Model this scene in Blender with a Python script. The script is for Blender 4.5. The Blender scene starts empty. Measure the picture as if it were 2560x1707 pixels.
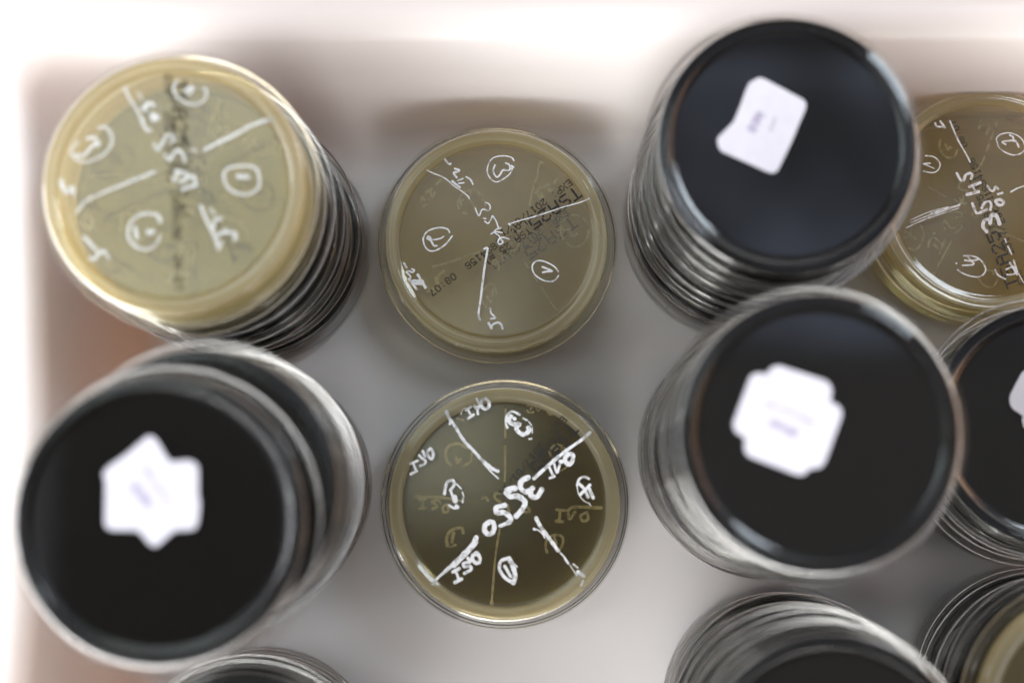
import bpy, bmesh, math, random
from mathutils import Vector, Matrix

# ------------------------------------------------------------------ scene, camera, light
scene = bpy.context.scene
C = scene.collection
MM = 0.01                     # one millimetre in scene units (1 unit = 10 cm)
F_PX, DIST = 4064.0, 640.0    # focal length in photo pixels (2560 wide), camera height in mm
TILT = math.atan(377.0 / F_PX)
cam_data = bpy.data.cameras.new('camera')
cam = bpy.data.objects.new('camera', cam_data)
C.objects.link(cam)
cam.location = (0, 0, DIST * MM)
cam.rotation_euler = (TILT, 0, 0)
cam_data.sensor_width = 36
cam_data.lens = 36.0 * F_PX / 2560.0
cam_data.shift_x = -30.0 / 2560.0
cam_data.clip_start = 0.01
cam_data.clip_end = 500
cam_data.dof.use_dof = True
cam_data.dof.focus_distance = 616 * MM
APERTURE_MM = 17.0
# fstop is computed for a lens scaled to this scene's unit (10 cm), so it is ten times the real one
cam_data.dof.aperture_fstop = (cam_data.lens / 1000.0) / (APERTURE_MM * MM)
cam_data.dof.aperture_blades = 9
scene.camera = cam

scene.view_settings.view_transform = 'Standard'
scene.view_settings.look = 'None'
scene.view_settings.exposure = 0.34
scene.view_settings.gamma = 1
cy = scene.cycles
cy.max_bounces = 22
cy.diffuse_bounces = 4
cy.glossy_bounces = 6
cy.transmission_bounces = 16
cy.transparent_max_bounces = 48
cy.sample_clamp_indirect = 6
cy.use_denoising = True
cy.caustics_refractive = True
cy.caustics_reflective = True

world = bpy.data.worlds.new('World')
scene.world = world
world.use_nodes = True
wt = world.node_tree
for n in list(wt.nodes):
    wt.nodes.remove(n)


class NT:
    """Small helper to write node maths briefly."""
    def __init__(self, t):
        self.t = t
    def new(self, kind, **kw):
        n = self.t.nodes.new(kind)
        for k, v in kw.items():
            setattr(n, k, v)
        return n
    def link(self, a, b):
        self.t.links.new(a, b)
    def put(self, sock, v):
        if isinstance(v, bpy.types.NodeSocket):
            self.link(v, sock)
        else:
            sock.default_value = v
    def math(self, op, a, b=0.0, c=0.0, clamp=False):
        n = self.new('ShaderNodeMath', operation=op, use_clamp=clamp)
        self.put(n.inputs[0], a); self.put(n.inputs[1], b)
        if op in ('MULTIPLY_ADD',):
            self.put(n.inputs[2], c)
        return n.outputs[0]
    def step(self, x, lo, hi):
        n = self.new('ShaderNodeMapRange', interpolation_type='SMOOTHSTEP')
        self.put(n.inputs['Value'], x)
        n.inputs['From Min'].default_value = lo
        n.inputs['From Max'].default_value = hi
        return n.outputs['Result']
    def box(self, u, v, u0, u1, v0, v1, s):
        a = self.math('MULTIPLY', self.step(u, u0 - s, u0 + s), self.step(u, u1 + s, u1 - s))
        b = self.math('MULTIPLY', self.step(v, v0 - s, v0 + s), self.step(v, v1 + s, v1 - s))
        return self.math('MULTIPLY', a, b)
    def scale(self, col, f):
        n = self.new('ShaderNodeVectorMath', operation='SCALE')
        self.put(n.inputs[0], col); self.put(n.inputs['Scale'], f)
        return n.outputs[0]
    def add(self, a, b):
        n = self.new('ShaderNodeVectorMath', operation='ADD')
        self.put(n.inputs[0], a); self.put(n.inputs[1], b)
        return n.outputs[0]


w = NT(wt)
tc = w.new('ShaderNodeTexCoord')
sep = w.new('ShaderNodeSeparateXYZ')
w.link(tc.outputs['Generated'], sep.inputs[0])
dx, dy, dz = sep.outputs
dzs = w.math('MAXIMUM', dz, 0.02)
u = w.math('DIVIDE', dx, dzs)
v = w.math('DIVIDE', dy, dzs)
up = w.step(dz, 0.0, 0.05)
# the room: dim ceiling, a bluish ceiling panel towards +y, low bright walls and windows
low = w.step(dz, 0.72, 0.45)
front = w.step(dy, 0.1, -0.8)      # towards -y
left = w.step(dx, 0.1, -0.8)
right = w.step(dx, -0.1, 0.8)
high = w.math('MULTIPLY', w.step(dz, 0.78, 0.68), w.step(dz, 0.40, 0.50))
nzw = w.new('ShaderNodeTexNoise'); nzw.inputs['Scale'].default_value = 13.0; nzw.inputs['Detail'].default_value = 2
w.link(tc.outputs['Generated'], nzw.inputs['Vector'])
mott = w.math('MULTIPLY_ADD', w.step(nzw.outputs[0], 0.35, 0.70), 1.6, 0.30)
PARTS = [
    # colour, factor socket
    ((0.050, 0.044, 0.040), up),
    ((0.17, 0.205, 0.29), w.math('MULTIPLY', w.math('MULTIPLY', w.box(u, v, -0.60, 0.60, 0.09, 0.272, 0.008), up), mott)),
    ((0.10, 0.10, 0.10), w.math('MULTIPLY', w.box(u, v, 0.085, 0.36, -0.40, 0.09, 0.02), up)),
    ((1.15, 1.32, 1.26), w.math('MULTIPLY', w.box(u, v, -0.42, -0.115, 0.095, 0.36, 0.02), up)),
    ((0.62, 0.72, 0.74), w.math('MULTIPLY', w.box(u, v, -0.105, -0.01, -0.01, 0.11, 0.035), up)),
    ((0.20, 0.23, 0.23), w.math('MULTIPLY', w.box(u, v, -0.12, 0.06, 0.10, 0.26, 0.04), up)),
    ((0.26, 0.27, 0.30), w.math('MULTIPLY', w.box(u, v, -1.2, -0.292, -0.6, 0.05, 0.006), up)),
    ((0.30, 0.28, 0.28), low),
    ((10.0, 9.9, 9.8), w.math('MULTIPLY', w.math('MULTIPLY', w.step(dz, 0.58, 0.28), front), w.step(dx, 0.75, -0.25))),
    ((3.2, 3.2, 3.2), w.math('MULTIPLY', w.math('MULTIPLY', w.math('MULTIPLY', w.step(dz, 0.76, 0.68), w.step(dz, 0.38, 0.48)), w.step(dy, -0.25, -0.55)), w.step(dx, 0.15, -0.35))),
    ((0.9, 0.95, 1.05), w.math('MULTIPLY', low, left)),
    ((0.95, 0.95, 0.97), w.math('MULTIPLY', high, w.math('MULTIPLY_ADD', w.step(w.math('SUBTRACT', dx, dy), 0.8, -0.7), 0.8, 0.2))),
]
acc = (0.0, 0.0, 0.0)
for col, f in PARTS:
    acc = w.add(acc, w.scale(col, f))
bg = w.new('ShaderNodeBackground')
w.link(acc, bg.inputs['Color'])
WORLD_STRENGTH = 1.1
bg.inputs['Strength'].default_value = WORLD_STRENGTH
wo = w.new('ShaderNodeOutputWorld')
w.link(bg.outputs[0], wo.inputs[0])


def area(name, loc, target, sx, sy, power, col):
    l = bpy.data.lights.new(name, 'AREA')
    l.shape = 'RECTANGLE'
    l.size, l.size_y = sx, sy
    l.energy = power
    l.color = col
    o = bpy.data.objects.new(name, l)
    C.objects.link(o)
    o.location = loc
    d = Vector(target) - Vector(loc)
    o.rotation_euler = d.to_track_quat('-Z', 'Y').to_euler()
    return o


area('window_light', (14.0, 12.8, 25.5), (0, 0, 1), 5.0, 8.5, 1700, (0.80, 0.90, 1.0))
area('side_window_light', (-13.0, 0.3, 8.5), (-0.5, 0.3, 0), 6.5, 7, 700, (0.86, 0.92, 1.0))
area('warm_room_lamp', (14.0, 1.0, 10.0), (-1.3, 0.4, 0), 11.0, 9.0, 520, (1.0, 0.55, 0.30))


# ------------------------------------------------------------------ photo pixel -> point on a level plane
def at(px, py, z):
    fw = Vector((0, math.sin(TILT), -math.cos(TILT)))
    upv = Vector((0, math.cos(TILT), math.sin(TILT)))
    r = fw * F_PX + Vector((1, 0, 0)) * (px - 1310) + upv * (853.5 - py)
    k = (z - DIST) / r.z
    return Vector((r.x * k, r.y * k, z))


# ------------------------------------------------------------------ materials
def material(name):
    m = bpy.data.materials.new(name)
    m.use_nodes = True
    for n in list(m.node_tree.nodes):
        m.node_tree.nodes.remove(n)
    t = NT(m.node_tree)
    out = t.new('ShaderNodeOutputMaterial')
    return m, t, out


def principled(t, **kw):
    p = t.new('ShaderNodeBsdfPrincipled')
    for k, v in kw.items():
        p.inputs[k.replace('_', ' ')].default_value = v
    return p


def make_plastic(name, tint, gloss_boost, haze, bump=0.0):
    m, t, out = material(name)
    lw = t.new('ShaderNodeFresnel'); lw.inputs['IOR'].default_value = 1.59
    fac = t.math('MULTIPLY_ADD', lw.outputs[0], gloss_boost, 0.0, clamp=True)
    tr = t.new('ShaderNodeBsdfTransparent'); tr.inputs['Color'].default_value = (*tint, 1)
    gl = t.new('ShaderNodeBsdfGlossy'); gl.inputs['Roughness'].default_value = 0.03
    gl.inputs['Color'].default_value = (1, 1, 1, 1)
    df = t.new('ShaderNodeBsdfTranslucent'); df.inputs['Color'].default_value = (0.8, 0.8, 0.8, 1)
    nz = t.new('ShaderNodeTexNoise'); nz.inputs['Scale'].default_value = 9.0
    nz.inputs['Detail'].default_value = 5
    hz = t.math('MULTIPLY', nz.outputs[0], haze * 2)
    a = t.new('ShaderNodeMixShader'); t.link(hz, a.inputs[0])
    t.link(tr.outputs[0], a.inputs[1]); t.link(df.outputs[0], a.inputs[2])
    b = t.new('ShaderNodeMixShader'); t.link(fac, b.inputs[0])
    t.link(a.outputs[0], b.inputs[1]); t.link(gl.outputs[0], b.inputs[2])
    t.link(b.outputs[0], out.inputs[0])
    return m


def make_glass(name, tint):
    m, t, out = material(name)
    g = t.new('ShaderNodeBsdfGlass')
    g.inputs['IOR'].default_value = 1.55
    g.inputs['Roughness'].default_value = 0.0
    g.inputs['Color'].default_value = (*tint, 1)
    tr = t.new('ShaderNodeBsdfTransparent'); tr.inputs['Color'].default_value = (0.97, 0.97, 0.965, 1)
    mx = t.new('ShaderNodeMixShader'); mx.inputs[0].default_value = 0.06
    t.link(tr.outputs[0], mx.inputs[1]); t.link(g.outputs[0], mx.inputs[2])
    t.link(mx.outputs[0], out.inputs[0])
    return m


PLASTIC = make_plastic('clear_polystyrene', (0.98, 0.98, 0.975), 0.7, 0.004)
PLASTIC_WALL = make_plastic('clear_polystyrene_wall', (0.98, 0.98, 0.975), 0.07, 0.002)
PLASTIC_RIM = make_plastic('clear_polystyrene_edge', (0.97, 0.97, 0.965), 0.85, 0.010)
GLASS = make_glass('clear_polystyrene_rim', (0.96, 0.96, 0.955))


def make_agar():
    m, t, out = material('straw_agar')
    p = principled(t, Base_Color=(0.78, 0.71, 0.49, 1), Roughness=0.25)
    p.inputs['Subsurface Weight'].default_value = 1.0
    p.inputs['Subsurface Radius'].default_value = (1.0, 0.75, 0.4)
    p.inputs['Subsurface Scale'].default_value = 0.05
    p.inputs['Specular IOR Level'].default_value = 0.1
    tr = t.new('ShaderNodeBsdfTransparent'); tr.inputs['Color'].default_value = (0.965, 0.905, 0.71, 1)
    mx = t.new('ShaderNodeMixShader')
    nz = t.new('ShaderNodeTexNoise'); nz.inputs['Scale'].default_value = 1.6; nz.inputs['Detail'].default_value = 3
    f = t.new('ShaderNodeMapRange'); t.link(nz.outputs[0], f.inputs['Value'])
    f.inputs['To Min'].default_value = 0.055; f.inputs['To Max'].default_value = 0.075
    t.link(f.outputs[0], mx.inputs[0])
    t.link(tr.outputs[0], mx.inputs[1]); t.link(p.outputs[0], mx.inputs[2])
    t.link(mx.outputs[0], out.inputs[0])
    return m


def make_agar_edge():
    """The rounded shoulder and meniscus of the agar, seen through a thick oblique layer: light passes and scatters, and the side-lit glow is put into a paler colour."""
    m, t, out = material('straw_agar_lit_shoulder')
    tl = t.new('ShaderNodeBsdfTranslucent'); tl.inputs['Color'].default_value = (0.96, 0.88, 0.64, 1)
    df = t.new('ShaderNodeBsdfDiffuse'); df.inputs['Color'].default_value = (0.93, 0.86, 0.63, 1)  # paler than the agar disc: light at the rim is put into the colour
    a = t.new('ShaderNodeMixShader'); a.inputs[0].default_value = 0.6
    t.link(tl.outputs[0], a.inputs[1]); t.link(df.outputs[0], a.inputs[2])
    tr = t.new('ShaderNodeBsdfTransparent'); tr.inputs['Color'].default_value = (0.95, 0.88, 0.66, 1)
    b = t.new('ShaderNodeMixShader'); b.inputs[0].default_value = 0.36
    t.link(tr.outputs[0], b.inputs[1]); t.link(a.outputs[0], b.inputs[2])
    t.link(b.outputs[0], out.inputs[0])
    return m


def make_black():
    m, t, out = material('charcoal_agar')
    nz = t.new('ShaderNodeTexNoise'); nz.inputs['Scale'].default_value = 14; nz.inputs['Detail'].default_value = 6
    r = t.new('ShaderNodeValToRGB'); t.link(nz.outputs[0], r.inputs[0])
    r.color_ramp.elements[0].color = (0.0034, 0.0028, 0.0026, 1)
    r.color_ramp.elements[1].color = (0.0065, 0.0052, 0.0046, 1)
    p = principled(t, Roughness=0.3)
    p.inputs['Specular IOR Level'].default_value = 0.15
    t.link(r.outputs[0], p.inputs['Base Color'])
    t.link(p.outputs[0], out.inputs[0])
    return m


def make_plain(name, c0, c1, rough, scale=30.0, bump=0.0, spec=0.5):
    m, t, out = material(name)
    co = t.new('ShaderNodeTexCoord')
    nz = t.new('ShaderNodeTexNoise'); nz.inputs['Scale'].default_value = scale; nz.inputs['Detail'].default_value = 5
    t.link(co.outputs['Object'], nz.inputs['Vector'])
    r = t.new('ShaderNodeValToRGB'); t.link(nz.outputs[0], r.inputs[0])
    r.color_ramp.elements[0].position = 0.3; r.color_ramp.elements[1].position = 0.7
    r.color_ramp.elements[0].color = (*c0, 1); r.color_ramp.elements[1].color = (*c1, 1)
    p = principled(t, Roughness=rough)
    p.inputs['Specular IOR Level'].default_value = spec
    t.link(r.outputs[0], p.inputs['Base Color'])
    if bump:
        b = t.new('ShaderNodeBump'); b.inputs['Strength'].default_value = bump; b.inputs['Distance'].default_value = 0.01
        t.link(nz.outputs[0], b.inputs['Height']); t.link(b.outputs[0], p.inputs['Normal'])
    t.link(p.outputs[0], out.inputs[0])
    return m


AGAR = make_agar()
AGAR_EDGE_LIT = make_agar_edge()
BLACK = make_black()
TRAY = make_plain('white_tray_plastic', (0.85, 0.84, 0.83), (0.88, 0.875, 0.87), 0.38, 0.8, 0.0)
# thin white plastic lets some light through, warmer than what it reflects
_t = NT(TRAY.node_tree)
_out = [n for n in TRAY.node_tree.nodes if n.type == 'OUTPUT_MATERIAL'][0]
_p = [n for n in TRAY.node_tree.nodes if n.type == 'BSDF_PRINCIPLED'][0]
_tl = _t.new('ShaderNodeBsdfTranslucent'); _tl.inputs['Color'].default_value = (1.0, 0.68, 0.45, 1)
_mx = _t.new('ShaderNodeMixShader'); _mx.inputs[0].default_value = 0.23
_t.link(_p.outputs[0], _mx.inputs[1]); _t.link(_tl.outputs[0], _mx.inputs[2]); _t.link(_mx.outputs[0], _out.inputs[0])
BENCH = make_plain('bench_laminate', (0.50, 0.36, 0.26), (0.60, 0.44, 0.32), 0.5, 2.0)
PAPER = make_plain('sticker_paper', (0.50, 0.50, 0.56), (0.54, 0.54, 0.60), 0.7, 25)
INK_P = make_plain('sticker_print', (0.16, 0.13, 0.24), (0.26, 0.22, 0.36), 0.7, 40)
INK_W = make_plain('white_marker_ink', (0.74, 0.75, 0.77), (0.86, 0.86, 0.88), 0.6, 60)
_t = NT(INK_W.node_tree)     # marker ink covers unevenly
_out = [n for n in INK_W.node_tree.nodes if n.type == 'OUTPUT_MATERIAL'][0]
_p = [n for n in INK_W.node_tree.nodes if n.type == 'BSDF_PRINCIPLED'][0]
_nz = _t.new('ShaderNodeTexNoise'); _nz.inputs['Scale'].default_value = 45; _nz.inputs['Detail'].default_value = 4
_co = _t.new('ShaderNodeTexCoord'); _t.link(_co.outputs['Object'], _nz.inputs['Vector'])
_tr = _t.new('ShaderNodeBsdfTransparent')
_mx = _t.new('ShaderNodeMixShader'); _t.link(_t.math('MULTIPLY', _t.step(_nz.outputs[0], 0.48, 0.68), 0.55), _mx.inputs[0])
_t.link(_p.outputs[0], _mx.inputs[1]); _t.link(_tr.outputs[0], _mx.inputs[2]); _t.link(_mx.outputs[0], _out.inputs[0])
INK_THIN = make_plain('thin_white_marker_ink', (0.42, 0.44, 0.43), (0.58, 0.60, 0.58), 0.6, 40)
INK_K = make_plain('black_dot_print', (0.008, 0.008, 0.008), (0.016, 0.015, 0.015), 0.5, 60)


# ------------------------------------------------------------------ mesh helpers
def lathe(name, prof, seg, smooth=True, nubs=()):
    """prof: closed list of (r, z) in mm, starting and ending on the axis or forming a ring."""
    bm = bmesh.new()
    rings = []
    on_axis = [abs(r) < 1e-6 for r, z in prof]
    for (r, z), ax in zip(prof, on_axis):
        if ax:
            rings.append([bm.verts.new((0, 0, z * MM))])
        else:
            rings.append([bm.verts.new((r * MM * math.cos(2 * math.pi * i / seg), r * MM * math.sin(2 * math.pi * i / seg), z * MM)) for i in range(seg)])
    closed = not on_axis[0]
    n = len(prof)
    for k in range(n if closed else n - 1):
        a, b = rings[k], rings[(k + 1) % n]
        for i in range(seg):
            j = (i + 1) % seg
            if len(a) == 1 and len(b) == 1:
                continue
            if len(a) == 1:
                f = bm.faces.new((a[0], b[j], b[i]))
            elif len(b) == 1:
                f = bm.faces.new((a[i], a[j], b[0]))
            else:
                f = bm.faces.new((a[i], a[j], b[j], b[i]))
            f.smooth = smooth
    bmesh.ops.recalc_face_normals(bm, faces=bm.faces)
    for (ang, r, z, sx, sy, sz) in nubs:
        m = Matrix.Rotation(math.radians(ang), 4, 'Z') @ Matrix.Translation((r * MM, 0, z * MM)) @ Matrix.Diagonal((sx * MM, sy * MM, sz * MM, 1))
        bmesh.ops.create_cube(bm, size=1.0, matrix=m)
    me = bpy.data.meshes.new(name)
    bm.to_mesh(me)
    bm.free()
    return me


def arc(cx, cz, r, a0, a1, n):
    return [(cx + r * math.cos(math.radians(a0 + (a1 - a0) * i / n)), cz + r * math.sin(math.radians(a0 + (a1 - a0) * i / n))) for i in range(n + 1)]


PITCH = 14.8
BASE_TOP = 14.43
SEG = 128
# base dish, upside down: recessed disc on top, raised ring, rounded edge, slightly flared wall, open below
base_prof = ([(0, 14.05), (20, 14.05), (36.0, 14.05)] + [(36.1 + 2.8 * k / 8, 14.05 + 0.19 * (1 - math.cos(math.pi * k / 8))) for k in range(9)]
             + [(39.0, 14.43), (39.9, 14.43), (40.1, 14.36), (40.3, 14.33), (40.5, 14.36), (40.7, 14.43), (42.2, 14.43)] + arc(42.3, 13.43, 1.0, 88, 2, 6)
             + [(43.3, 13.4), (43.9, 3.0), (43.95, 2.9)] + arc(43.5, 2.0, 0.5, 0, -90, 3) + [(43.3, 1.5)] + arc(43.2, 2.0, 0.4, -90, -180, 3)
             + [(42.95, 2.9), (42.55, 12.6)] + arc(41.9, 12.7, 0.65, 0, 80, 4) + [(39.8, 13.38)] + arc(39.2, 12.80, 0.55, 90, 140, 3)
             + arc(36.9, 13.4, 0.5, -60, -90, 3) + [(36.5, 12.9), (20, 12.9), (0, 12.9)])
agar_prof = ([(0, 12.84), (20, 12.84), (36.5, 12.84)] + arc(36.9, 13.30, 0.45, -90, -60, 3) + arc(39.0, 12.66, 0.50, 130, 90, 3)
             + [(41.4, 13.2)] + arc(41.75, 12.5, 0.74, 85, 0, 4) + [(42.62, 7.0), (42.5, 6.6), (41.9, 7.1), (40.4, 7.6), (38, 7.8), (20, 7.85), (0, 7.85)])
lid_prof = ([(0, -0.35), (30, -0.35), (44.6, -0.35)] + arc(44.8, 0.85, 1.2, -88, -4, 6) + [(46.05, 1.6), (46.3, 6.9)] + arc(46.0, 7.0, 0.3, 0, 90, 3)
            + arc(45.75, 7.0, 0.3, 90, 180, 3) + [(45.4, 6.8), (45.15, 2.0)] + arc(44.5, 1.95, 0.65, 0, -90, 4) + [(44.3, 1.25), (30, 1.25), (0, 1.25)])
lid_nubs = [(a, 44.9, 4.6, 0.9, 1.1, 5.0) for a in (18, 138, 258)] + [(a, 46.3, 6.2, 0.35, 0.8, 1.4) for a in (70, 163, 305)]
BASE_ME = lathe('dish_base', base_prof, SEG)
AGAR_ME = lathe('straw_agar', agar_prof, SEG)
BLACK_ME = lathe('black_agar', agar_prof, SEG)
LID_ME = lathe('lid', lid_prof, SEG, nubs=lid_nubs)
BASE_ME.materials.append(PLASTIC)
LID_ME.materials.append(PLASTIC)
AGAR_ME.materials.append(AGAR)
BLACK_ME.materials.append(BLACK)
LID_ME.materials.append(GLASS)
LID_ME.materials.append(PLASTIC_RIM)
BASE_ME.materials.append(PLASTIC_WALL)
for p in BASE_ME.polygons:
    if p.center.z < 12.4 * MM and p.center.xy.length > 42.0 * MM:
        p.material_index = 1
for p in LID_ME.polygons:       # the side wall and its rim refract, the flat floor is clear sheet
    if p.center.xy.length > 44.35 * MM:
        p.material_index = 1 if 1.7 * MM < p.center.z < 6.75 * MM and abs(p.normal.z) < 0.3 else 2
AGAR_ME.materials.append(AGAR_EDGE_LIT)
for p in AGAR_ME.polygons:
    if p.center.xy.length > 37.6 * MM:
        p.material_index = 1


def link(name, me, parent=None, loc=(0, 0, 0), rz=0.0):
    o = bpy.data.objects.new(name, me)
    C.objects.link(o)
    if parent:
        o.parent = parent
    o.location = loc
    o.rotation_euler = (0, 0, rz)
    return o


def tag(o, label=None, cat=None, group=None, kind=None):
    if label: o['label'] = label
    if cat: o['category'] = cat
    if group: o['group'] = group
    if kind: o['kind'] = kind
    return o


# ------------------------------------------------------------------ writing: ribbons and dots lying on a dish
def smooth_path(pts, sub=5):
    if len(pts) < 3:
        return pts
    out = []
    P = [pts[0]] + list(pts) + [pts[-1]]
    for i in range(1, len(P) - 2):
        p0, p1, p2, p3 = P[i - 1], P[i], P[i + 1], P[i + 2]
        for s in range(sub):
            t = s / sub
            out.append(tuple(0.5 * ((2 * p1[k]) + (-p0[k] + p2[k]) * t + (2 * p0[k] - 5 * p1[k] + 4 * p2[k] - p3[k]) * t * t
                                    + (-p0[k] + 3 * p1[k] - 3 * p2[k] + p3[k]) * t ** 3) for k in (0, 1)))
    out.append(pts[-1])
    return out


def dot(bm, c, r, z, n=8, h=0.03):
    vs = [bm.verts.new((c[0] + r * math.cos(2 * math.pi * i / n), c[1] + r * math.sin(2 * math.pi * i / n), z + h)) for i in range(n)]
    bm.faces.new(vs)


class Marks:
    """Collects pen strokes given as photo pixels, laid on the level plane z (mm) of one dish."""
    def __init__(self, z):
        self.z, self.paths = z, []
    def crop(self, ox, oy, sc):
        self.o = (ox, oy, sc)
        return self
    def s(self, wd, *pts):
        ox, oy, sc = self.o
        self.paths.append((wd, [tuple(at(ox + x / sc, oy + y / sc, self.z)[:2]) for x, y in pts]))
        return self
    def build(self, name, mat, parent, centre, zl, wk=1.0, seed=1, h=0.05):
        rnd = random.Random(seed)
        bm = bmesh.new()
        ca, sa = math.cos(-parent.rotation_euler.z), math.sin(-parent.rotation_euler.z)
        for li, (wd, pts) in enumerate(self.paths):
            z = (zl + 0.040 + 0.0090 * (li % 12)) * MM
            q = []
            for x, y in smooth_path(pts):
                X, Y = x - centre[0], y - centre[1]
                q.append((X * ca - Y * sa, X * sa + Y * ca))
            n = len(q)
            L, R = [], []
            zs = 0.0030 * MM / max(n, 1)
            for i, (x, y) in enumerate(q):
                a, b = q[max(i - 1, 0)], q[min(i + 1, n - 1)]
                tx, ty = b[0] - a[0], b[1] - a[1]
                d = math.hypot(tx, ty) or 1
                tx, ty = tx / d, ty / d
                ww = wd * wk * 0.5 * (1 + 0.16 * rnd.uniform(-1, 1))
                L.append(bm.verts.new(((x - ty * ww) * MM, (y + tx * ww) * MM, z + zs * i)))
                R.append(bm.verts.new(((x + ty * ww) * MM, (y - tx * ww) * MM, z + zs * i)))
            for i in range(n - 1):
                bm.faces.new((L[i], R[i], R[i + 1], L[i + 1]))
            for ei, e in enumerate((q[0], q[-1])):
                r = wd * wk * 0.54
                dot(bm, (e[0] * MM, e[1] * MM), r * MM, z + (0.0035 + 0.003 * ei) * MM, 10, 0.0)
        bmesh.ops.recalc_face_normals(bm, faces=bm.faces)
        for f in bm.faces:
            if f.normal.z < 0:
                f.normal_flip()
        me = bpy.data.meshes.new(name)
        bm.to_mesh(me); bm.free()
        me.materials.append(mat)
        return link(name, me, parent)


FONT = {
    'T': ['11111', '00100', '00100', '00100', '00100', '00100', '00100'],
    'S': ['01111', '10000', '10000', '01110', '00001', '00001', '11110'],
    'A': ['01110', '10001', '10001', '11111', '10001', '10001', '10001'],
    '2': ['01110', '10001', '00001', '00010', '00100', '01000', '11111'],
    '5': ['11111', '10000', '11110', '00001', '00001', '10001', '01110'],
    'E': ['11111', '10000', '10000', '11110', '10000', '10000', '11111'],
    'X': ['10001', '10001', '01010', '00100', '01010', '10001', '10001'],
    'P': ['11110', '10001', '10001', '11110', '10000', '10000', '10000'],
    ':': ['00000', '00100', '00000', '00000', '00000', '00100', '00000'],
    '0': ['01110', '10001', '10001', '10001', '10001', '10001', '01110'],
    '1': ['00100', '01100', '00100', '00100', '00100', '00100', '01110'],
    '7': ['11111', '00001', '00010', '00010', '00100', '00100', '00100'],
    '/': ['00001', '00001', '00010', '00100', '01000', '10000', '10000'],
    'L': ['10000', '10000', '10000', '10000', '10000', '10000', '11111'],
    'o': ['00000', '00000', '01110', '10001', '10001', '10001', '01110'],
    't': ['01000', '01000', '11100', '01000', '01000', '01001', '00110'],
    '8': ['01110', '10001', '10001', '01110', '10001', '10001', '01110'],
    '9': ['01110', '10001', '10001', '01111', '00001', '10001', '01110'],
    '4': ['00010', '00110', '01010', '10010', '11111', '00010', '00010'],
    '6': ['01110', '10001', '10000', '11110', '10001', '10001', '01110'],
    'm': ['00000', '00000', '11010', '10101', '10101', '10101', '10101'],
    'l': ['01100', '00100', '00100', '00100', '00100', '00100', '01110'],
}


def dot_print(parent, centre, z, zl, rows, seed=3):
    """rows: (text, first char centre px, second char centre px, char height mm, dot radius mm)"""
    rnd = random.Random(seed)
    bm = bmesh.new()
    ca, sa = math.cos(-parent.rotation_euler.z), math.sin(-parent.rotation_euler.z)
    for text, p0, p1, hgt, dr in rows:
        a = at(*p0, z); b = at(*p1, z)
        step = Vector((b.x - a.x, b.y - a.y))
        e = step.normalized()
        n = Vector((-e.y, e.x))
        cell = hgt / 6.0
        cw = step.length / 6.1
        for ci, ch in enumerate(text):
            if ch not in FONT:
                continue
            c = Vector((a.x, a.y)) + step * ci
            for ry, row in enumerate(FONT[ch]):
                for rx, bit in enumerate(row):
                    if bit == '1':
                        p = c + e * ((rx - 2) * cw + rnd.uniform(-.03, .03)) + n * ((3 - ry) * cell + rnd.uniform(-.03, .03))
                        X, Y = p.x - centre[0], p.y - centre[1]
                        dot(bm, ((X * ca - Y * sa) * MM, (X * sa + Y * ca) * MM), dr * MM * rnd.uniform(.9, 1.1), (zl + 0.03) * MM, 8, 0.0)
    for f in bm.faces:
        f.normal_update()
        if f.normal.z < 0:
            f.normal_flip()
    me = bpy.data.meshes.new('dot_matrix_print')
    bm.to_mesh(me); bm.free()
    me.materials.append(INK_K)
    return link('dot_matrix_print', me, parent)


def sticker(parent, centre, z, zl, crop, pts, bars):
    ox, oy, sc = crop
    ca, sa = math.cos(-parent.rotation_euler.z), math.sin(-parent.rotation_euler.z)
    def loc(x, y):
        p = at(ox + x / sc, oy + y / sc, z)
        X, Y = p.x - centre[0], p.y - centre[1]
        return ((X * ca - Y * sa) * MM, (X * sa + Y * ca) * MM)
    bm = bmesh.new()
    vs = [bm.verts.new((*loc(x, y), (zl + 0.02) * MM)) for x, y in pts]
    f = bm.faces.new(vs)
    bmesh.ops.recalc_face_normals(bm, faces=[f])
    r = bmesh.ops.extrude_face_region(bm, geom=[f])
    bmesh.ops.translate(bm, verts=[g for g in r['geom'] if isinstance(g, bmesh.types.BMVert)], vec=(0, 0, 0.12 * MM))
    bmesh.ops.recalc_face_normals(bm, faces=bm.faces)
    me = bpy.data.meshes.new('paper_sticker')
    bm.to_mesh(me); bm.free()
    me.materials.append(PAPER)
    st = link('paper_sticker', me, parent)
    rnd = random.Random(5)
    bm = bmesh.new()
    for (x0, y0, x1, y1, hh, k) in bars:        # blurred small print: short unreadable strokes
        a, b = Vector(loc(x0, y0)), Vector(loc(x1, y1))
        e = (b - a); ln = e.length; e.normalize(); nn = Vector((-e.y, e.x)); nn *= hh * MM * .5
        s = 0.0
        while s < ln:
            d = rnd.uniform(.35, .8) * MM
            p, q = a + e * s, a + e * min(s + d, ln)
            kk = rnd.uniform(.5, 1)
            bm.faces.new([bm.verts.new((*c, (zl + 0.15) * MM)) for c in (p - nn * kk, q - nn * kk, q + nn, p + nn)])
            s += d + rnd.uniform(.15, .45) * MM * k
    for f in bm.faces:
        f.normal_update()
        if f.normal.z < 0:
            f.normal_flip()
    me = bpy.data.meshes.new('sticker_print')
    bm.to_mesh(me); bm.free()
    me.materials.append(INK_P)
    link('sticker_print', me, st)


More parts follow.
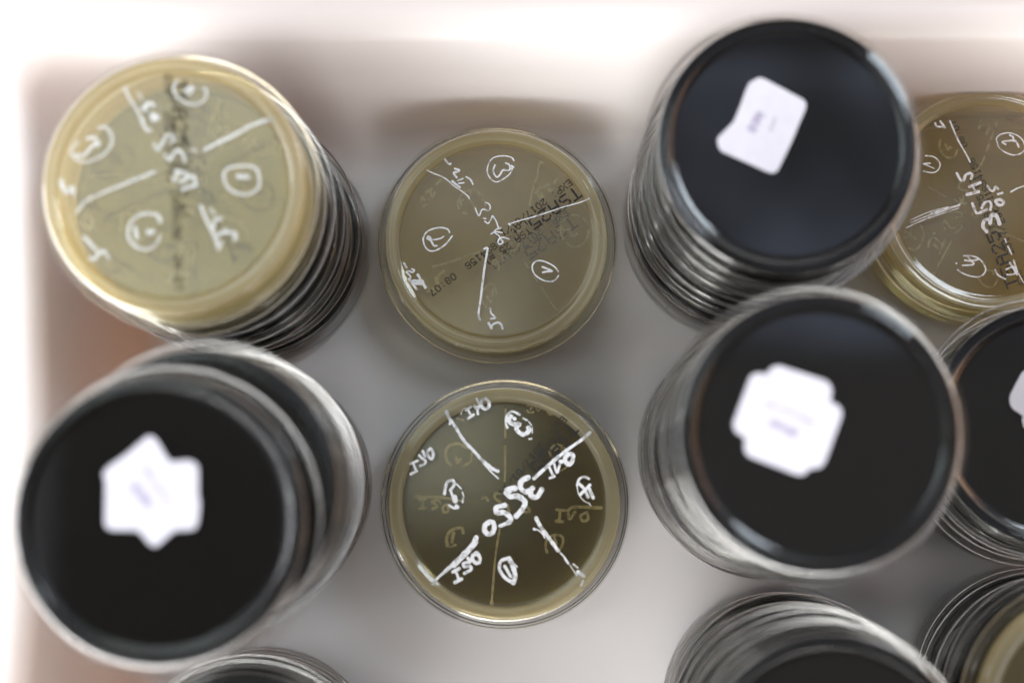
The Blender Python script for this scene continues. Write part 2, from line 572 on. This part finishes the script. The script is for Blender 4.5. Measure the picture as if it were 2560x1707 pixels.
# ------------------------------------------------------------------ the white tray
def tray():
    # rows of the section from the outer flange to the floor centre; each row is one outline (x0,x1,y0,y1,corner radius,z,bow)
    H = 66
    rows = [(-222, 428, -366, 216, 40, H - 15.0, 3), (-196, 396, -334, 181, 26, H - 2.5, 6), (-190, 391, -328, 177, 26, H - 0.3, 8), (-186, 388, -323, 172, 26, H + 0.3, 9), (-180.5, 384, -318, 166, 26, H - 2.0, 10),
            (-178.5, 382, -315, 163, 26, H - 6, 10), (-171, 376, -309, 157, 26, 44, 8), (-160, 369, -300, 150, 26, 20, 5), (-151, 364, -296, 143, 25, 8, 3), (-148, 361, -292, 138.5, 24, 3.5, 2), (-143, 356, -288, 133, 22, 0.8, 1), (-136, 350, -280, 126, 18, 0, 0)]
    bm = bmesh.new()
    NS = 24
    rings = []
    for x0, x1, y0, y1, cr, z, bow in rows:
        pts = []
        corners = [(x1 - cr, y1 - cr, 0), (x0 + cr, y1 - cr, 90), (x0 + cr, y0 + cr, 180), (x1 - cr, y0 + cr, 270)]
        for ci, (cx, cyy, a0) in enumerate(corners):
            for i in range(9):
                a = math.radians(a0 + 90 * i / 8)
                pts.append([cx + cr * math.cos(a), cyy + cr * math.sin(a)])
            nx = corners[(ci + 1) % 4]
            e = math.radians(a0 + 90)
            p, q = (cx + cr * math.cos(e), cyy + cr * math.sin(e)), (nx[0] + cr * math.cos(math.radians(nx[2])), nx[1] + cr * math.sin(math.radians(nx[2])))
            for i in range(1, NS):
                t = i / NS
                pts.append([p[0] + (q[0] - p[0]) * t, p[1] + (q[1] - p[1]) * t])
        for p in pts:   # long left side bows slightly inwards half way
            if p[0] < x0 + 30:
                tt = (p[1] - (y1 - 300)) / 300
                p[0] += bow * math.sin(math.pi * max(0, min(1, tt)))
        rings.append([bm.verts.new((p[0] * MM, p[1] * MM, z * MM)) for p in pts])
    n = len(rings[0])
    for a, b in zip(rings, rings[1:]):
        for i in range(n):
            j = (i + 1) % n
            bm.faces.new((a[i], b[i], b[j], a[j])).smooth = True
    bm.faces.new(rings[-1])
    # underside so that the sheet has thickness
    bmesh.ops.recalc_face_normals(bm, faces=bm.faces)
    me = bpy.data.meshes.new('tray')
    bm.to_mesh(me); bm.free()
    me.materials.append(TRAY)
    o = link('tray', me)
    so = o.modifiers.new('thickness', 'SOLIDIFY'); so.thickness = 2.5 * MM; so.offset = -1
    tag(o, 'shallow white plastic tray holding all the stacked dishes', 'tray')
    return o


tray_o = tray()
bm = bmesh.new()
bmesh.ops.create_grid(bm, x_segments=1, y_segments=1, size=60, matrix=Matrix.Translation((0, 0, -4.0 * MM)))
me = bpy.data.meshes.new('bench_top'); bm.to_mesh(me); bm.free(); me.materials.append(BENCH)
tag(link('ground', me), kind='structure')

# ------------------------------------------------------------------ the stacks of dishes
ORD = ['topmost', 'second', 'third', 'fourth', 'fifth', 'sixth', 'seventh', 'eighth', 'ninth', 'tenth', 'eleventh', 'twelfth']
STACKS = {
    # key: bottom centre px, top centre px, count, description, colours from the top, offset of plates under the top one
    'A': ((636, 628), (432, 461), 8, 'upper left stack', 'TT' + 'K' * 6),
    'B': ((1241, 618), (1241, 600), 2, 'upper middle pair', 'TT'),
    'C': ((1848, 557), (1970, 363), 8, 'stack with single rectangular sticker', 'K' * 8),
    'D': ((2424, 535), (2476, 500), 2, 'low pair at upper right edge', 'TT'),
    'E': ((637, 1218), (397, 1300), 11, 'tall left stack with a pointed sticker', 'K' * 11),
    'F': ((1266, 1259), (1261, 1259), 3, 'centre stack marked 3550', 'TKK'),
    'G': ((1890, 1139), (2052, 1082), 10, 'stack with cross shaped sticker', 'K' * 10),
    'H': ((2545, 1120), (2640, 1063), 5, 'stack cut by the right edge', 'K' * 5),
    'I': ((663, 1909), (600, 2010), 6, 'stack cut by the bottom left edge', 'K' * 6),
    'J': ((1945, 1765), (2090, 1940), 9, 'stack cut by the bottom edge', 'K' * 9),
    'K': ((2558, 1716), (2777, 1801), 7, 'stack in the bottom right corner', 'TKKKKKK'),
}
TOPS = {}
SECOND = {}
for key, (bpx, tpx, n, desc, cols) in STACKS.items():
    rnd = random.Random(ord(key) * 7)
    b = at(*bpx, 0.0)
    zt = (n - 1) * PITCH + 14.05
    t = at(*tpx, zt)
    if key == 'E':      # the top dish sits askew on a straight stack
        t_main = at(489, 1222, zt - PITCH)
    for i in range(n):
        f = i / max(n - 1, 1)
        if key == 'E':
            f = i / (n - 2)
            p = b.lerp(t_main, f) if i < n - 1 else t
        else:
            p = b.lerp(t, f)
        jit = 0.0 if i == n - 1 or n < 4 else 1.2
        x, y = p.x + rnd.uniform(-jit, jit), p.y + rnd.uniform(-jit, jit)
        k = n - 1 - i
        col = cols[k]
        e = bpy.data.objects.new('petri_dish', None)
        C.objects.link(e)
        e.empty_display_size = 0.1
        e.location = (x * MM, y * MM, i * PITCH * MM)
        e.rotation_euler = (0, 0, rnd.uniform(0, 6.28))
        kind = 'straw coloured' if col == 'T' else 'black'
        if k == 0:
            lab = None
        elif k == n - 1:
            lab = '%s agar dish on the tray, lowest of the %s' % (kind, desc)
        else:
            lab = '%s agar dish, %s from top of the %s' % (kind, ORD[k], desc)
        tag(e, lab, 'petri dish', 'petri dishes stacked upside down in the tray')
        link('dish_base', BASE_ME, e)
        link('agar', AGAR_ME if col == 'T' else BLACK_ME, e)
        link('lid', LID_ME, e)
        if k == 0: TOPS[key] = (e, (x, y), i * PITCH + 14.05)
        if k == 1: SECOND[key] = (e, (x, y), i * PITCH + 14.05)
TOP_LABELS = {
    'A': 'straw agar dish with blurred white pen marks topping the upper left stack',
    'B': 'straw agar dish numbered 3546 in thin white pen, in sharp focus',
    'C': 'black agar dish bearing a single rectangular white sticker, reflecting blue light',
    'D': 'straw agar dish numbered 3545 half hidden at the upper right edge',
    'E': 'black agar dish with a pointed white sticker, topmost at the left',
    'F': 'dark straw agar dish numbered 3550 in thick white pen, at the centre',
    'G': 'black agar dish with a cross shaped white sticker, right of centre',
    'H': 'black agar dish cut off by the right edge with a white sticker corner',
    'I': 'unmarked black agar dish topping the stack cut by the bottom left edge',
    'J': 'unmarked black agar dish topping the stack cut by the bottom edge',
    'K': 'straw agar dish topping the stack in the bottom right corner',
}
for k_, l_ in TOP_LABELS.items():
    TOPS[k_][0]['label'] = l_
ZL = 14.05

# ------------------------------------------------------------------ pen marks, print and stickers
Q = 4.7515
# upper middle dish (3546)
e, c, z = TOPS['B']
m = Marks(z)
m.crop(930, 300, Q)
m.s(.5, (655,598),(720,632),(800,662),(860,690),(910,728),(960,775),(1040,830),(1100,872),(1145,912),(1155,935))
m.s(.5, (1228,1050),(1250,1110),(1275,1138),(1300,1075),(1330,1062),(1385,1078),(1405,1040),(1390,1000),(1355,982))
m.s(.5, (1325,1168),(1350,1172)).s(.5, (1340,1205),(1380,1228),(1415,1180),(1430,1140),(1455,1170),(1480,1215),(1500,1280))
m.s(.5, (1530,1282),(1470,1305),(1460,1340),(1500,1370),(1530,1410)).s(.5, (1415,1355),(1460,1330),(1545,1338))
m.s(.7, (870,470),(905,520),(935,522)).s(.75, (985,580),(1040,600),(1005,620),(970,625),(985,660),(1005,685))
m.s(.85, (955,730),(1040,800)).s(.6, (1020,720),(1080,700)).s(.6, (1030,755),(1090,748)).s(.6, (1120,678),(1170,710),(1198,765))
m.s(.6, (920,1335),(900,1300),(830,1280),(740,1290),(650,1330),(610,1400),(620,1480),(660,1540),(725,1558),(800,1530),(870,1480),(915,1430),(950,1380))
m.s(.7, (655,1410),(665,1385),(695,1400),(690,1425),(665,1412)).s(.6, (690,1425),(760,1420),(820,1405),(850,1385)).s(.75, (700,1430),(720,1470),(735,1495),(770,1495))
m.crop(1230, 300, Q)
m.s(.6, (200,1415),(130,1395),(85,1415),(70,1460),(100,1475),(130,1450),(110,1425))
m.s(.5, (260,485),(235,450),(180,432),(100,430),(20,450),(-30,500),(-55,580),(-50,640),(-15,700),(35,735),(80,732),(130,705),(200,655),(235,600),(240,555))
m.s(.65, (35,540),(15,600),(35,660),(65,680),(100,645),(130,598),(200,600),(215,570),(200,530),(165,515)).s(.6, (230,545),(258,562))
m.s(.42, (200,1238),(300,1205),(500,1150),(700,1085),(850,1035),(1030,985),(1110,955),(1155,938)).s(.8, (200,1236),(210,1246)).s(.7, (1150,936),(1158,940))
m.crop(1230, 600, Q)
m.s(.55, (785,375),(750,325),(680,280),(600,250),(530,250),(485,290),(480,350),(510,410),(570,460),(650,490),(720,490),(765,460),(788,425))
m.s(.75, (600,320),(650,340),(715,370),(650,375),(605,385))
m.crop(930, 600, Q)
m.s(.8, (1335,105),(1370,95),(1368,140),(1340,300),(1315,500),(1290,700),(1265,880),(1285,945))
m.s(.7, (1405,815),(1415,870),(1465,920),(1410,935)).s(.95, (1385,985),(1420,1045)).s(.8, (1410,1040),(1440,1000),(1500,980),(1540,1010),(1550,1050))
m.s(.7, (380,275),(412,330)).s(.65, (475,345),(505,360),(480,385),(440,370),(405,380),(440,410),(460,445),(445,470))
m.s(.9, (440,465),(530,585)).s(1.1, (545,415),(635,565)).s(2.2, (500,503),(585,503))
m.build('pen_writing', INK_W, e, c, ZL)
g = lambda ox, oy, x, y, s=Q: (ox + x / s, oy + y / s)
dot_print(e, c, z, ZL, [
    ('TSA25', g(1230,300,985,878), g(1230,300,866,962), 4.3, .46),
    ('EXP: 2017/01/11', g(1230,300,915,752), g(1230,300,855,797), 2.3, .25),
    ('Lot: 1894156  08:07', g(1230,300,380,1232), g(1230,300,320,1277), 2.3, .25),
    ('TSA 25 ml', g(1230,300,428,1322), g(1230,300,368,1367), 2.3, .25)])
e, c, z = SECOND['B']
m = Marks(z)
m.crop(930, 300, Q)
m.s(.7, (765,765),(810,720)).s(.7, (645,860),(710,820)).s(.7, (690,830),(700,890),(720,920),(745,860))
m.s(.7, (575,975),(600,920)).s(.7, (590,920),(640,960),(680,940)).s(.7, (650,1000),(610,1025))
m.s(.6, (1345,1020),(1330,950),(1260,860),(1180,828),(1100,860),(1030,940),(1020,1020),(1060,1090),(1120,1115))
m.s(.8, (1055,1000),(1045,975),(1100,930),(1160,890),(1185,865),(1165,850),(1150,880)).s(.7, (1145,920),(1225,1040))
m.crop(1230, 300, Q)
m.s(.55, (600,515),(575,500),(550,570),(540,680),(500,760),(470,900),(445,1020)).s(.9, (785,680),(735,745))
m.s(.9, (600,805),(650,780),(685,760),(660,790),(690,840),(715,830)).s(.8, (515,880),(570,800)).s(.7, (540,870),(580,950)).s(.7, (575,860),(615,940))
m.s(.6, (940,1130),(850,1190),(815,1290),(830,1380),(880,1450),(960,1505),(1050,1490),(1110,1430),(1145,1340),(1120,1220),(1060,1150),(990,1128),(940,1130))
m.s(.6, (815,1285),(860,1310),(920,1300),(940,1360),(970,1385),(1010,1350))
m.s(.6, (265,1280),(260,1320),(340,1330),(370,1390),(435,1370)).s(.6, (210,1480),(290,1445),(320,1470),(290,1530),(230,1555))
m.crop(1230, 600, Q)
m.s(.6, (75,160),(120,165),(190,210)).s(.6, (110,165),(135,245)).s(.6, (10,290),(50,280),(40,240),(15,250),(5,280)).s(.6, (50,235),(85,300),(80,355))
m.s(.5, (365,230),(480,400),(620,620),(790,870))
m.crop(930, 600, Q)
m.s(.6, (725,315),(900,270),(1100,200),(1340,115)).s(.7, (755,450),(775,530),(785,430)).s(.8, (800,410),(850,370)).s(.5, (620,510),(635,475)).s(.5, (635,510),(675,570)).s(.8, (660,610),(720,580))
m.s(.5, (1480,640),(1450,550),(1400,518),(1345,560),(1310,650),(1315,730),(1350,790),(1410,820)).s(.6, (1370,675),(1420,735),(1430,585))
m.build('pen_writing', INK_W, e, c, ZL, 1.4)
dot_print(e, c, z, ZL, [('TSA25', g(1230,300,935,1235), g(1230,300,816,1319), 4.3, .46),
    ('EXP: 2017/01/11', g(1230,300,865,1109), g(1230,300,805,1154), 2.3, .25)])

# centre dish (3550)
S = 4.612
K3 = 2.306
e, c, z = TOPS['F']
m = Marks(z)
m.crop(940, 930, S)
m.s(1.3, (810,450),(850,540),(910,620),(980,740),(1040,820),(1130,910),(1200,990),(1280,1060),(1340,1110),(1405,1140)).s(.6, (1230,1040),(1310,1130),(1360,1180),(1410,1225))
m.s(.8, (850,600),(860,560))
m.s(1.1, (625,880),(595,920),(605,970),(640,1000),(660,960),(650,900),(625,880)).s(1., (540,910),(565,970)).s(1., (500,960),(530,990),(570,1020),(560,1060),(510,1080))
m.s(.9, (395,1055),(480,1020)).s(.9, (430,1050),(460,1130)).s(1., (400,1175),(470,1140))
m.s(1.3, (1260,305),(1220,330),(1215,390),(1260,425),(1300,400),(1300,340),(1260,305)).s(.9, (1160,305),(1185,360)).s(1.3, (1140,390),(1165,420),(1195,390)).s(1., (1168,420),(1175,480))
m.s(.9, (1035,440),(1095,400)).s(.9, (1060,430),(1085,480)).s(1., (1060,535),(1125,490)).s(.4, (980,485),(1005,425),(1035,415))
m.s(1.2, (790,1400),(800,1330),(830,1260),(890,1250),(900,1300),(860,1360)).s(1., (860,1360),(880,1420),(905,1470)).s(2., (905,1440),(912,1480))
m.s(.6, (930,1290),(980,1340)).s(.5, (995,1380),(1012,1430)).s(.6, (1005,1450),(1000,1500))
m.crop(1260, 930, S)
m.s(.9, (40,640),(20,580),(40,490),(100,455),(180,490)).s(.7, (220,530),(265,555)).s(.5, (285,570),(315,610)).s(.4, (325,640),(325,700)).s(.6, (290,770),(318,766))
m.s(1.7, (80,510),(50,560),(110,600),(180,600),(140,640),(180,700),(240,715),(290,670),(280,640)).s(1.4, (120,535),(124,539))
m.s(1.3, (345,1225),(450,1130),(600,1000),(750,880),(880,790),(990,695)).s(.7, (360,1200),(470,1100),(620,965))
m.s(1.7, (740,945),(705,990),(715,1040),(760,1062),(788,1020),(790,950),(740,945)).s(1.6, (650,1030),(665,1030))
m.s(1., (520,1090),(560,1180)).s(1., (580,1060),(610,1160),(640,1070)).s(1., (530,1220),(580,1200))
m.s(.9, (980,1230),(930,1205),(870,1230),(842,1300)).s(.35, (842,1300),(860,1400),(920,1480),(980,1510),(1000,1540))
m.s(1.2, (870,1290),(920,1340),(970,1440)).s(1.2, (880,1410),(990,1300)).s(1.2, (980,1340),(1030,1450))
m.crop(930, 920, K3)
m.s(2., (900,630),(862,650),(857,690),(890,712),(925,692)).s(2., (915,715),(915,735),(950,742),(978,700))
m.s(2.1, (825,692),(780,702),(792,738),(840,738),(882,770),(868,810),(832,852)).s(1.6, (800,705),(770,720))
m.s(2., (765,790),(718,802),(722,832),(762,832),(800,862),(790,888)).s(1.3, (790,888),(738,910))
m.s(1.9, (680,885),(652,905),(652,942),(680,956),(703,930),(700,892),(680,885))
m.s(1.3, (790,1095),(745,1110),(735,1160),(770,1210),(815,1235)).s(1.8, (815,1235),(825,1195),(810,1135),(790,1097)).s(1.1, (765,1140),(800,1200)).s(.5, (820,1125),(838,1145))
m.crop(940, 1260, S)
m.s(.9, (840,10),(900,45),(930,40)).s(1.4, (925,20),(940,35))
m.s(1.9, (1155,385),(1110,470),(1010,570)).s(1.5, (1010,570),(900,680),(800,770)).s(1., (800,770),(700,860),(655,920)).s(1., (1165,440),(1080,540),(900,720))
m.s(1.5, (1160,560),(1110,600),(1130,660),(1180,675),(1200,620),(1160,560)).s(1.3, (1060,620),(1085,650))
m.s(1.2, (1080,665),(1010,680),(1020,720),(1080,710),(1095,750),(1020,795)).s(1.2, (885,780),(960,740)).s(1.2, (920,770),(950,850)).s(1.3, (910,900),(985,860))
m.crop(1260, 1260, S)
m.s(1.5, (370,160),(430,270),(520,390),(620,530)).s(.5, (350,285),(400,300),(450,350),(470,390)).s(.9, (345,283),(355,290))
m.s(.5, (650,560),(700,610)).s(.8, (700,620),(740,680)).s(.3, (760,700),(840,820)).s(.6, (800,690),(850,730)).s(1.5, (855,780),(920,825)).s(.9, (890,930),(910,880))
m.build('pen_writing', INK_W, e, c, ZL, 0.92)
dot_print(e, c, z, ZL, [
    ('TSA25', g(1260,930,772,668,S), g(1260,930,676,774,S), 4.2, .46),
    ('EXP: 2017/01/11', g(1260,930,680,552,S), g(1260,930,630,612,S), 2.3, .25)])
e, c, z = SECOND['F']
m = Marks(z)
m.crop(930, 920, K3)
m.s(.6, (770,240),(768,400)).s(.6, (768,450),(765,650)).s(.6, (735,930),(710,1100),(690,1350)).s(1., (690,1350),(692,1355)).s(.8, (245,740),(400,745),(520,765))
m.s(.8, (275,755),(310,750)).s(.8, (295,755),(290,805)).s(.8, (275,808),(310,805)).s(.8, (375,760),(345,768),(368,785),(372,800),(350,810)).s(.6, (388,765),(394,780))
m.s(.8, (430,785),(410,800),(415,830),(440,820),(435,790)).s(.8, (525,950),(515,920),(455,935),(430,980),(435,1015)).s(1., (470,950),(460,1000)).s(.7, (430,1020),(455,1028),(480,1018))
m.s(.6, (895,215),(930,215),(915,235)).s(.6, (895,245),(905,255),(930,253)).s(.6, (945,225),(960,245),(975,220)).s(.5, (995,210),(1000,225)).s(.8, (1035,225),(1015,245),(1030,265),(1050,250),(1045,225))
m.s(.8, (550,460),(500,435),(450,445),(425,480),(430,530),(455,558)).s(.6, (575,490),(565,540),(520,565)).s(.8, (485,515),(490,545),(510,525))
m.s(.8, (635,750),(655,742),(668,760)).s(.8, (745,720),(712,722),(708,748),(738,770)).s(.8, (780,790),(790,830)).s(.8, (870,825),(908,828),(900,805))
m.s(.9, (1130,820),(1170,800),(1320,805)).s(.8, (1065,815),(1110,820)).s(.8, (1085,820),(1080,870)).s(.8, (1060,880),(1100,885)).s(.8, (1130,840),(1140,870),(1170,830))
m.s(.8, (1240,830),(1205,850),(1215,880),(1245,870),(1240,830)).s(.7, (1080,1050),(1100,1010),(1095,970),(1050,960),(1010,985),(1000,1030),(1010,1060)).s(.7, (1050,970),(1062,1020),(1035,1000))
m.s(.7, (1040,520),(1025,480),(1060,440),(1110,460),(1125,500)).s(.9, (1055,470),(1080,455),(1100,480)).s(.5, (1090,590),(1120,570),(1135,540)).s(.8, (545,235),(510,240),(510,250)).s(.6, (490,290),(525,298))
m.build('pen_writing', INK_W, e, c, ZL, 1.4)

# upper left dish
A4 = 4.3556
e, c, z = TOPS['A']
m = Marks(z)
m.crop(100, 120, A4)
m.s(.9, (920,430),(980,560),(1060,680),(1110,780)).s(1.3, (1110,780),(1150,880),(1195,900)).s(.6, (1070,490),(1110,560)).s(1.3, (1120,660),(1180,600),(1240,630)).s(1.2, (1170,620),(1150,680)).s(1.3, (1215,720),(1290,760),(1240,790),(1220,760))
m.s(.9, (640,870),(720,870),(785,960),(780,1060)).s(.7, (780,1060),(700,1160),(560,1230),(450,1240),(360,1180),(350,1100),(420,1030)).s(1.2, (520,990),(590,980),(645,1050),(590,1055),(540,1110),(470,1180),(400,1165))
m.s(.8, (1240,1040),(1280,1120)).s(1.2, (1290,1110),(1350,1010)).s(.9, (1350,1010),(1380,960),(1430,950),(1465,1000),(1420,1030))
m.s(.9, (1360,1160),(1410,1230)).s(1.2, (1410,1225),(1460,1150)).s(1., (1460,1150),(1500,1110),(1560,1170),(1575,1240))
m.s(1., (1250,1350),(1050,1430),(850,1510),(700,1570)).s(1.2, (225,1440),(240,1520))
m.crop(420, 120, A4)
m.s(1.3, (60,1440),(120,1350)).s(1.2, (80,1340),(180,1360),(210,1420),(130,1460)).s(1.3, (160,1540),(240,1510),(310,1490),(270,1400),(200,1420))
m.s(.8, (100,360),(60,440),(90,520),(160,580),(260,620),(360,600),(420,530),(415,460),(385,440)).s(1.2, (190,470),(240,430),(270,450),(230,500))
m.s(1.3, (400,1110),(480,1070),(600,1010),(760,930),(900,850),(1040,800),(1150,775))
m.s(1., (980,1330),(900,1290),(760,1290),(640,1320),(612,1400),(640,1500),(720,1570),(850,1600),(950,1560),(1000,1480),(980,1330)).s(1.9, (770,1400),(860,1405)).s(.8, (270,1110),(310,1120))
m.crop(100, 440, A4)
m.s(.8, (700,180),(560,240),(480,290),(400,400)).s(1.2, (240,60),(290,190),(350,120),(370,200))
m.s(1.2, (480,670),(540,730),(610,800)).s(1.3, (545,900),(600,900),(640,840),(700,820)).s(.8, (700,820),(760,900))
m.s(1.1, (1310,500),(1290,440),(1200,410),(1080,430),(990,510),(960,620),(990,720),(1080,790)).s(.7, (1080,790),(1180,800),(1270,740),(1310,650)).s(1.2, (1035,560),(1060,680)).s(1.8, (1180,610),(1225,612))
m.crop(420, 440, 3.0154)
m.s(1.3, (250,230),(300,350),(350,450),(385,550)).s(.9, (320,250),(350,290)).s(1.2, (400,320),(350,340),(345,390)).s(1.4, (375,450),(440,410)).s(1.3, (400,430),(500,430),(505,480)).s(1., (385,550),(405,500))
m.build('pen_writing', INK_THIN, e, c, ZL, 0.88)
dot_print(e, c, z, ZL, [
    ('TSA25', (447, 214), (447.5, 249), 4.2, .46),
    ('EXP: 2017/01/11', (420, 196), (420.4, 214), 2.3, .25),
    ('TSA 25 ml', (455, 392), (455.5, 410), 2.3, .25),
    ('Lot: 1894156  08:07', (436, 392), (436.5, 410), 2.3, .25)])
e, c, z = SECOND['A']
m = Marks(z)
m.crop(420, 120, A4)
m.s(1., (620,700),(640,740)).s(1., (540,850),(600,900),(660,880)).s(1., (560,900),(500,980),(570,1020),(570,1110)).s(.5, (570,530),(520,700),(450,900)).s(.9, (850,1030),(880,1060),(950,1010),(960,1060)).s(.6, (1160,1010),(1130,1120),(1020,1180),(860,1130),(800,1040),(860,960))
m.s(.9, (280,1290),(340,1250),(380,1320),(440,1300),(450,1230)).s(.9, (340,1400),(390,1430),(390,1520),(340,1540))
m.crop(100, 440, A4)
m.s(1., (540,220),(540,300)).s(.9, (460,500),(500,560),(570,560),(560,460),(500,440)).s(.6, (1080,340),(950,380),(880,480),(890,600)).s(.6, (1568,740),(1480,900),(1400,1150)).s(.6, (560,1320-1400+80),(800,0),(1400,60))
m.crop(420, 440, 3.0154)
m.s(1., (150,260),(190,280)).s(.9, (170,500),(200,560),(175,640)).s(.9, (90,740),(160,745)).s(.5, (370,150),(500,190),(640,230),(800,250)).s(.5, (130,520),(60,660),(20,800)).s(.6, (420,300),(500,330),(580,390),(600,470))
m.build('pen_writing', INK_W, e, c, ZL, 0.85)

# right edge dish (3545)
N = 4.9
e, c, z = TOPS['D']
m = Marks(z)
m.crop(2240, 200, N)
m.s(.7, (480,530),(500,570),(580,575)).s(.8, (545,510),(600,585)).s(.65, (660,505),(700,600),(760,740),(830,860),(880,950),(905,1005))
m.s(.5, (360,930),(450,940),(510,980),(540,1040),(510,1110),(440,1138),(340,1120)).s(.7, (340,1030),(415,1022)).s(.4, (360,1040),(465,1085))
m.s(.5, (1240,770),(1230,720),(1280,670),(1380,650),(1480,680),(1550,740),(1580,840),(1530,900),(1440,922),(1340,890),(1260,830),(1240,770))
m.s(.7, (1340,790),(1300,765),(1350,750),(1460,750),(1500,820)).s(.7, (1440,750),(1430,700),(1395,680))
m.s(1., (745,1145),(790,1225),(830,1225),(850,1170),(900,1145),(930,1165),(920,1210)).s(1.1, (900,1310),(1030,1260)).s(.9, (935,1300),(970,1360)).s(1.2, (870,1405),(1010,1370))
m.s(.8, (1120,1300),(1160,1355),(1200,1355),(1215,1310),(1250,1335)).s(.9, (1250,1400),(1300,1385)).s(1.1, (1270,1465),(1218,1485),(1250,1530),(1300,1530),(1318,1490),(1270,1465)).s(.7, (1410,1370),(1480,1330)).s(.4, (1480,1330),(1600,1290))
m.crop(2240, 500, N)
m.s(1., (935,45),(960,110),(995,165),(1110,120)).s(1., (1050,100),(1080,40),(1140,20),(1165,60),(1155,120))
m.s(1.3, (1110,390),(1065,330),(1075,265),(1110,240)).s(1.6, (1150,280),(1160,210),(1200,180),(1240,215),(1265,290))
m.s(.35, (120,345),(300,260),(500,170),(700,95),(785,45)).s(.35, (180,280),(450,170),(780,70)).s(.35, (170,250),(400,150),(640,85)).s(.35, (200,300),(500,190),(770,100)).s(.5, (430,165),(600,110),(785,60))
m.s(.6, (735,775),(742,778)).s(.55, (830,685),(920,685),(1010,715),(1070,780),(1098,850),(1070,910),(1000,942),(900,930),(800,890),(755,855))
m.s(.7, (845,740),(930,745),(1010,725)).s(.7, (870,685),(920,745),(950,790),(820,802))
m.s(.6, (1335,480),(1350,520)).s(.6, (1370,570),(1415,665)).s(.7, (1440,740),(1485,880)).s(.8, (1395,770),(1480,910)).s(.7, (1350,850),(1440,820),(1450,905),(1360,915)).s(.6, (1215,855),(1250,920),(1340,970)).s(.4, (1500,900),(1560,1010))
m.build('pen_writing', INK_W, e, c, ZL)
dot_print(e, c, z, ZL, [
    ('TSA25', g(2240,500,1415,1012,N), g(2240,500,1360,872,N), 4.3, .46),
    ('EXP: 2017/01/11', g(2240,500,1540,1000,N), g(2240,500,1512,927,N), 2.3, .25),
    ('Lot: 1894156  08:07', g(2240,500,1290,260,N), g(2240,500,1257,193,N), 2.3, .25),
    ('TSA 25 ml', g(2240,500,1180,330,N), g(2240,500,1150,258,N), 2.3, .25)])
e, c, z = SECOND['D']
m = Marks(z)
m.crop(2240, 200, N)
m.s(.8, (1015,590),(1050,490)).s(.8, (1040,530),(1140,600)).s(.8, (1110,660),(1145,565)).s(.55, (1240,510),(1150,760),(1060,1000),(965,1150))
m.s(.55, (545,740),(530,800),(560,900),(640,955),(720,930),(750,860)).s(.6, (605,790),(640,860),(655,820),(675,835)).s(.6, (790,1245),(770,1330),(880,1365)).s(.35, (400,1310),(620,1440)).s(.6, (710,1460),(780,1510),(860,1515)).s(.6, (775,1450),(810,1500),(825,1425))
m.crop(2240, 500, N)
m.s(.55, (650,130),(680,185),(720,145),(790,155),(810,190),(790,215),(735,212)).s(.55, (600,360),(585,290),(600,255),(660,330),(700,345),(780,300),(805,340),(735,400)).s(.55, (940,150),(935,180),(970,220),(1000,200))
m.s(.55, (190,330),(180,410),(140,460),(90,450)).s(.55, (120,390),(245,480)).s(.5, (300,310),(340,400),(320,500),(270,590),(210,610),(150,590))
m.s(.7, (470,410),(410,500),(395,585)).s(.7, (480,470),(560,540)).s(.8, (455,535),(515,590)).s(.6, (600,490),(530,655)).s(.5, (675,510),(480,870),(430,975))
m.s(.5, (1110,858),(1190,870),(1190,910)).s(.5, (1010,960),(1060,1030),(1140,1070),(1200,1050),(1250,960)).s(.4, (1220,360),(1400,440),(1568,510))
m.build('pen_writing', INK_W, e, c, ZL, 1.4)

# stickers on the black dishes
def stick(key, crop, pts, bars):
    e, c, z = TOPS[key]
    sticker(e, c, z, ZL, crop, pts, bars)
stick('C', (1520, 0, 1.8227), [(672,362),(690,355),(712,360),(890,455),(903,475),(900,497),(840,640),(775,775),(757,790),(735,788),(520,692),(505,675),(497,640),(503,625),(572,556),(600,490),(628,410),(645,378)],
      [(650,600,700,515,3.2,1.2), (740,600,765,530,.9,3)])
stick('G', (1560, 680, 1.96), [(735,462),(760,457),(985,530),(1005,545),(1018,570),(1018,600),(1010,625),(1020,640),(1045,650),(1062,668),(1068,700),(1060,725),(985,930),(965,955),(940,962),(915,962),(900,975),(880,993),(850,995),(615,905),(595,885),(588,860),(592,825),(585,808),(555,790),(538,770),(535,735),(615,520),(632,500),(660,493),(690,500),(703,495),(715,475)],
      [(700,640,930,740,1.0,2.5), (720,735,850,800,2.2,1.2)])
stick('E', (0, 820, 1.7677), [(650,478),(672,476),(690,490),(745,580),(762,590),(830,582),(860,592),(877,615),(877,740),(885,775),(882,800),(875,860),(862,885),(835,893),(785,893),(765,900),(700,958),(682,965),(662,955),(615,900),(595,893),(500,893),(475,885),(462,865),(465,670),(455,655),(460,635),(478,612),(560,555)],
      [(590,690,660,790,3.0,1.4), (640,620,750,780,1.6,3)])
stick('H', (1560, 680, 1.96), [(1888,625),(1892,600),(1920,545),(1950,490),(1985,470),(2100,520),(2150,600),(2150,720),(2050,800),(1975,775),(1955,755),(1950,725),(1955,705),(1905,670),(1892,650)],
      [(2000,600,2080,660,2.0,1.5)])
